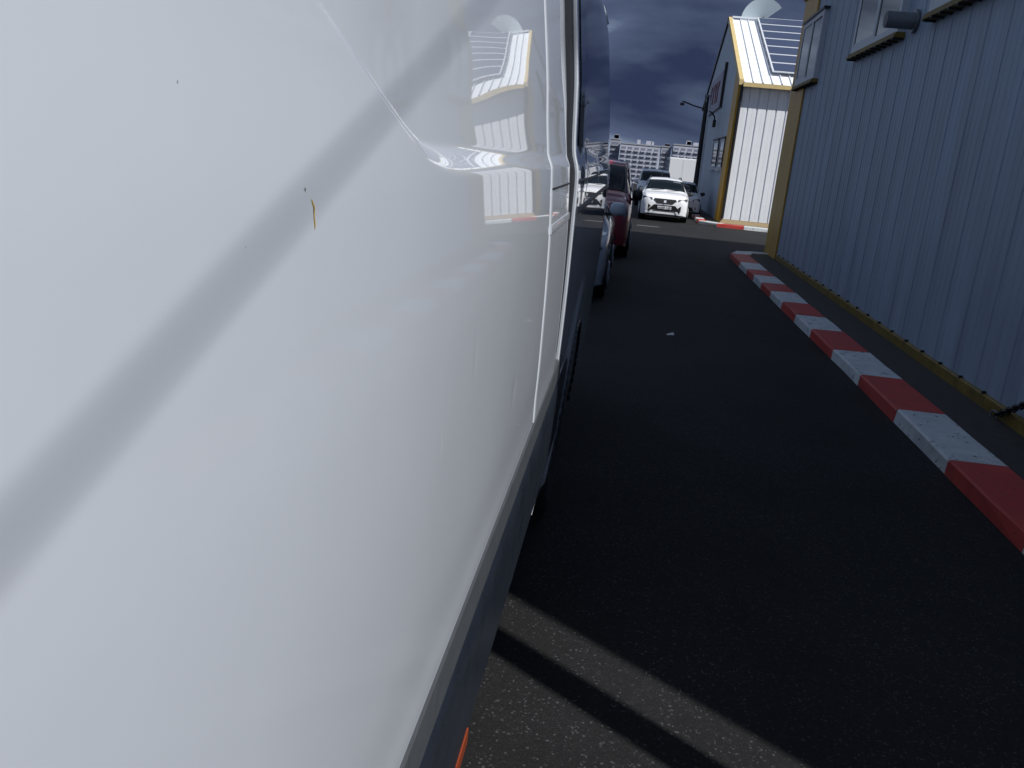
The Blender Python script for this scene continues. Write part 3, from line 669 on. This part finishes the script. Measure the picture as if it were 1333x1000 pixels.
def side_panel(name, ys_, zs_, fn, m=M_PAINT, parent=van, edge=.006, ds=.0):
    v = []; f = []; n = len(zs_)
    for i, yy in enumerate(ys_):
        for zz in zs_: v.append((fn(yy, zz), yy, zz))
    # returns at both ends: rounded edge and flange inwards
    rows = len(ys_)
    for i in range(rows - 1):
        for j in range(n - 1): f.append((i * n + j, (i + 1) * n + j, (i + 1) * n + j + 1, i * n + j + 1))
    o = MB().add(v, f); return o.build(name, m, parent, smooth='all', fix=False)
def rounded(fn, ya, yb, r=.006, proud=0):
    def g_(y, z):
        d = min(y - ya, yb - y); x_ = fn(y, z) + proud
        if d < r:
            t = (r - max(d, 0)) / r; x_ -= r * (1 - math.sqrt(max(0, 1 - t * t)))
            if d <= 0: x_ -= .03
        return x_
    return g_
def ysamp(ya, yb, st, r=.006):
    e_ = [0, 0.00002, r * .06, r * .2, r * .45, r * .75, r]
    return [ya] + [ya + q for q in e_[1:]] + frange(ya + r, yb - r, st)[1:-1] + [yb - q for q in e_[::-1]]
zs_ = frange(1.07, 1.88, .02) + frange(1.884, 2.08, .0035) + frange(2.09, 3.06, .018)
ya_ = ysamp(-1.0, .55, .03)[:-7] + frange(.56, 1.30, .0045) + [q for q in ysamp(-1.0, 2.465, .014) if q > 1.305]
side_panel('front_side_panel', ya_, zs_, rounded(vx, -1.0, 2.465))
side_panel('centre_side_panel', ysamp(2.475, 3.18, .03), zs_, rounded(vx, 2.475, 3.18, r=.009, proud=.0015))
# rear quarter, a little proud, with wheel arch opening
VC = [(.3, -.262), (.65, -.230), (.98, -.212), (1.15, -.204), (1.42, -.2005), (1.6, -.2015), (1.75, -.203), (1.87, -.205), (1.905, -.211), (1.955, -.226), (2.01, -.232), (2.21, -.245), (2.35, -.262), (2.5, -.281), (2.77, -.317), (3.02, -.373), (3.15, -.44), (3.2, -.5)]
def vxr(y, z): return interp(VC, z) + .013 * (1 - sm((math.hypot(y - 4.55, z - .46) - .80) / .10)) * sm((y - 3.42) / .3) - .004 * sm((3.9 - y) / .5) - .006 * sm((y - 7.0) / .5)
WC = (4.55, .46); WR = .62
def inarch(y, z): return (y - WC[0]) ** 2 + (z - WC[1]) ** 2 < WR ** 2
def quarter():
    ya, yb = 3.345, 7.46; fn = rounded(vxr, ya, yb, r=.012)
    v = []; f = []; ys2 = ysamp(ya, yb, .03, r=.012); zb = .46
    for yy in ys2:
        zlo = zb
        dd = WR ** 2 - (yy - WC[0]) ** 2
        if dd > 0: zlo = max(zb, WC[1] + math.sqrt(dd))
        nn = 150
        for j in range(nn + 1):
            zz = zlo + (3.2 - zlo) * j / nn; v.append((fn(yy, zz), yy, zz))
    n = 151
    for i in range(len(ys2) - 1):
        for j in range(n - 1): f.append((i * n + j, (i + 1) * n + j, (i + 1) * n + j + 1, i * n + j + 1))
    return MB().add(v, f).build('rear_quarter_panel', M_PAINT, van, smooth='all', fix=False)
quarter()
zq = frange(.95, 3.15, .03); MB().add([p for z_ in zq for p in ((vxr(3.35, z_) - .012, 3.342, z_), (vxr(3.35, z_) - .004, 3.341, z_), (vxr(3.35, z_) + .0002, 3.351, z_))], [q for i in range(len(zq) - 1) for q in ((3 * i, 3 * i + 1, 3 * i + 4, 3 * i + 3), (3 * i + 1, 3 * i + 2, 3 * i + 5, 3 * i + 4))]).build('panel_edge', M_PAINT, van)
# arch lip
al = []
for k in range(33):
    t = math.pi * k / 32; yy = WC[0] - WR * math.cos(t); zz = WC[1] + WR * math.sin(t); al.append((vxr(yy, zz) + .004, yy, zz))
MB().path([(x_ - .008, y_, z_) for x_, y_, z_ in al], .009, 8).build('wheel_arch_lip', M_CLAD, van, smooth='all')
# inner hull (dark) and outer hull
hull = MB(); prof = [(-.30, .42), (-.285, 1.0), (-.29, 1.8), (-.325, 2.1), (-.385, 2.5), (-.50, 2.95), (-.65, 3.06), (-2.0, 3.06), (-2.2, 2.85), (-2.42, 1.9), (-2.44, .8), (-2.38, .45)]
def loft(m, sec, ys2):
    n = len(sec(ys2[0])); v = []; f = []
    for yy in ys2: v += [(p[0], yy, p[1]) for p in sec(yy)]
    for i in range(len(ys2) - 1):
        for j in range(n): f.append((i * n + j, i * n + (j + 1) % n, (i + 1) * n + (j + 1) % n, (i + 1) * n + j))
    f.append(tuple(range(n))[::-1]); f.append(tuple((len(ys2) - 1) * n + j for j in range(n))); m.add(v, f); return m
loft(hull, lambda yy: prof, [-1.0, 3.95]).build('inner_body', M_BODYIN, van)
loft(MB(), lambda yy: [(-.52, 1.10), (-.52, .42), (-2.38, .45), (-2.44, .8), (-2.44, 1.10)], [3.951, 7.44]).build('underbody', M_BODYIN, van)
loft(MB(), lambda yy: [(a_ - .0, b2) for a_, b2 in prof[1:10] + [(-2.44, 1.12), (-.285, 1.12)]], [3.951, 7.44]).build('rear_inner_body', M_BODYIN, van)
roof = [(-.43, 3.10), (-.47, 3.19), (-.58, 3.23), (-1.3, 3.26), (-2.0, 3.2), (-2.17, 3.05), (-2.12, 3.03), (-.45, 3.03)]
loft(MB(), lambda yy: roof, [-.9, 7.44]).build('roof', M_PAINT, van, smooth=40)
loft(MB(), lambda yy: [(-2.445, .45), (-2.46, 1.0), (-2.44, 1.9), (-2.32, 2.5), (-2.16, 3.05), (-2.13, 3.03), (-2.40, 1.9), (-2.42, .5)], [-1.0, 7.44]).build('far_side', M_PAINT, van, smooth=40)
# rear face with doors
for (xa, xb) in ((-.30, -1.335), (-1.345, -2.36)):
    MB().prism([(xa, .62), (xa - (.03 if xa > -1 else 0), 1.95), (xa - (.15 if xa > -1 else 0), 3.0), (xb + (.14 if xb < -2 else 0), 3.0), (xb + (.03 if xb < -2 else 0), 1.95), (xb, .62)], 1, 7.44, 7.50).build('rear_door', M_PAINT, van)
MB().prism([(-.212, 1.42), (-.205, 1.86), (-.245, 1.95), (-.30, 1.9), (-.31, 1.42)], 1, 7.46, 7.53).build('rear_lamp', mat('pale_lamp_plastic', (.62, .63, .66), .25, coat=1), van)
MB().box((-2.4, 7.44, .45), (-.27, 7.64, .70), .04).build('rear_bumper', M_CLAD, van)
# nose
ns = lambda yy: None
NS = [(-1.02, 3.08, 2.44), (-1.6, 2.45, 2.36), (-2.05, 1.62, 2.30), (-2.45, 1.40, 2.2), (-2.7, 1.0, 2.1), (-2.78, .5, 2.0)]
v = []; f = []
for yy, zt, wl in NS:
    h = wl - .24; xc = -1.34; hw = h / 2 + .0
    v += [(xc + hw, yy, .42), (xc + hw, yy, min(zt, 1.3)), (xc + hw - max(0, zt - 1.9) * .25 - .03, yy, zt - .06), (xc + hw - .18, yy, zt), (xc - hw + .18, yy, zt), (xc - hw + .03, yy, zt - .06), (xc - hw, yy, min(zt, 1.3)), (xc - hw, yy, .42)]
for i in range(len(NS) - 1):
    for j in range(8): f.append((i * 8 + j, i * 8 + (j + 1) % 8, (i + 1) * 8 + (j + 1) % 8, (i + 1) * 8 + j))
f.append(tuple(40 + j for j in range(8))); MB().add(v, f).build('nose', M_PAINT, van, smooth=40)
MB().add([(-.55, -1.12, 3.02), (-2.13, -1.12, 3.02), (-2.2, -2.03, 1.68), (-.48, -2.03, 1.68)], [(0, 1, 2, 3)]).build('windscreen', M_GLASS, van)
# trim and cladding along the flank
TY0, TY1 = -.9, 3.50
MB().prism([(-.245, 1.043), (-.2075, 1.049), (-.2058, 1.140), (-.2122, 1.153), (-.245, 1.156)], 1, TY0, TY1).build('side_trim', M_TRIM, van)
cl = [(-0.208, 1.0393), (-0.2027, 1.0208), (-0.2018, 0.9677), (-0.2066, 0.8438), (-0.2106, 0.7729), (-0.2124, 0.742), (-0.2128, 0.7199), (-0.2186, 0.6667), (-0.2283, 0.6269), (-0.243, 0.54), (-0.262, 0.46), (-0.4, 0.46), (-0.4, 1.039)]
def clad_sec(yy): return cl
loft(MB(), clad_sec, frange(TY0, 3.94, .22)).build('sill_cladding', M_CLAD, van, smooth=50)
MB().box((-.219, 1.49, .66), (-.2115, 1.62, .70), .003).build('side_marker', M_ORANGE, van)
# sliding rail and crease moulding from the second seam backwards
v = []; f = []
def strip_on(name, ya, yb, z0, z1, pr, m, fn, st=.05):
    v = []; ys2 = frange(ya, yb, st)
    for yy in ys2:
        x0 = fn(yy, z0); x1 = fn(yy, z1)
        v += [(x0 - .01, yy, z0), (x0 + pr * .8, yy, z0 + .002), ((x0 + x1) / 2 + pr, yy, (z0 + z1) / 2), (x1 + pr * .8, yy, z1 - .002), (x1 - .01, yy, z1)]
    f = [(i * 5 + j, (i + 1) * 5 + j, (i + 1) * 5 + j + 1, i * 5 + j + 1) for i in range(len(ys2) - 1) for j in range(4)]
    f += [(0, 1, 2, 3, 4), tuple(len(v) - 1 - k for k in range(5))]
    return MB().add(v, f).build(name, m, van, smooth=50)
strip_on('door_rail', 2.50, 3.17, 1.845, 1.854, .004, M_BLACK, vx)
strip_on('door_rail', 3.37, 7.3, 1.846, 1.858, .005, M_BLACK, vxr)
strip_on('side_moulding', 2.485, 3.17, 1.720, 1.748, .006, M_PAINT, vx)
strip_on('side_moulding', 3.37, 7.3, 1.724, 1.750, .006, M_TRIM, vxr)
# rear side window
v = []; ys2 = frange(3.50, 7.25, .06); zz2 = frange(1.985, 2.90, .03); n = len(zz2)
for yy in ys2:
    for zz in zz2: v.append((vxr(yy, zz) + .004, yy, zz))
MB().add(v, [(i * n + j, (i + 1) * n + j, (i + 1) * n + j + 1, i * n + j + 1) for i in range(len(ys2) - 1) for j in range(n - 1)]).build('side_window', M_GLASS, van, smooth='all', fix=False)
MB().path([(-.372, 7.46, 2.985), (-.40, 7.46, 3.06), (-.45, 7.46, 3.16)], .022).build('roof_corner_trim', M_PAINT, van, smooth=40)
# wheels
for (yy, xo) in ((WC[0], -.262), (-1.75, -.30)):
    for xx, sgn in ((xo, 1), (-2.40, -1)):
        tyre = MB()
        pr = [(0, .26), (0.0, .30), (.012, .36), (.012, .42), (-.01, .45), (-.04, .462), (-.2, .462), (-.24, .44), (-.24, .26)]
        v = []; f = []; K = 40
        for k in range(K):
            t = 2 * math.pi * k / K
            for o_, r0 in pr: v.append((xx + sgn * o_, yy + r0 * math.cos(t), .462 + r0 * math.sin(t)))
        P_ = len(pr)
        for k in range(K):
            for j in range(P_): f.append((k * P_ + j, k * P_ + (j + 1) % P_, ((k + 1) % K) * P_ + (j + 1) % P_, ((k + 1) % K) * P_ + j))
        wh = tyre.add(v, f).build('wheel', M_RUB, van, smooth=50)
        MB().tube((xx - sgn * .02, yy, .462), (xx - sgn * .10, yy, .462), .262, n=28).build('rim', M_STEEL, wh)
        MB().tube((xx + sgn * .006, yy, .462), (xx - sgn * .03, yy, .462), .07, .11, n=16).build('hub_cap', M_RIM, wh)
# seam seals
zq = frange(.96, 3.0, .05); MB().add([p for z_ in zq for p in ((vx(2.47, z_) - .012, 2.455, z_), (vx(2.47, z_) - .012, 2.487, z_))], [(2 * i, 2 * i + 1, 2 * i + 3, 2 * i + 2) for i in range(len(zq) - 1)]).build('seam_seal', M_BODYIN, van)
MB().add([p for z_ in zq for p in ((vx(3.25, z_) - .012, 3.17, z_), (vxr(3.35, z_) - .013, 3.36, z_))], [(2 * i, 2 * i + 1, 2 * i + 3, 2 * i + 2) for i in range(len(zq) - 1)]).build('seam_seal', M_BODYIN, van)
# scrape and specks
def mark(name, pts, wd, m):
    v = []; f = []
    for i, (yy, zz) in enumerate(pts):
        k = wd * (1 if 0 < i < len(pts) - 1 else .3) * random.uniform(.6, 1.2)
        v += [(vx(yy - k, zz) + .0006, yy - k, zz), (vx(yy + k, zz) + .0006, yy + k, zz)]
    f = [(2 * i, 2 * i + 1, 2 * i + 3, 2 * i + 2) for i in range(len(pts) - 1)]
    return MB().add(v, f).build(name, m, van)
mark('paint_scrape', [(0.61507, 1.90132), (0.61684, 1.89867), (0.61950, 1.89513), (0.61906, 1.89159), (0.61817, 1.88805), (0.61906, 1.88539), (0.61977, 1.88186), (0.61861, 1.87920)], .0011, M_SCR)
mark('paint_scrape', [(0.61640, 1.89956), (0.61906, 1.89513), (0.61817, 1.89159), (0.61906, 1.88628)], .0005, M_SCRD)
mark('speck', [(0.60357, 1.90973), (0.60401, 1.90841), (0.60401, 1.90708)], .0012, M_SCRD)
for (yy, zz, q) in [(.50, 1.877, .0006), (1.08, 1.55, .0009), (1.52, 1.40, .0011), (2.03, 1.286, .0026), (1.73, 1.277, .0018), (.44, 1.968, .0006), (2.14, 1.224, .0022)]:
    mark('speck', [(yy, zz + q), (yy + q * .3, zz), (yy, zz - q)], q, M_WHT if yy > 1 else M_SCRD)
mark('scratch', [(1.06643, 1.59157), (1.07262, 1.56060), (1.07351, 1.53405)], .0006, M_WHT)
mark('scratch', [(2.74350, 1.49865), (2.63730, 1.45883), (2.53110, 1.41457)], .003, M_WHT)
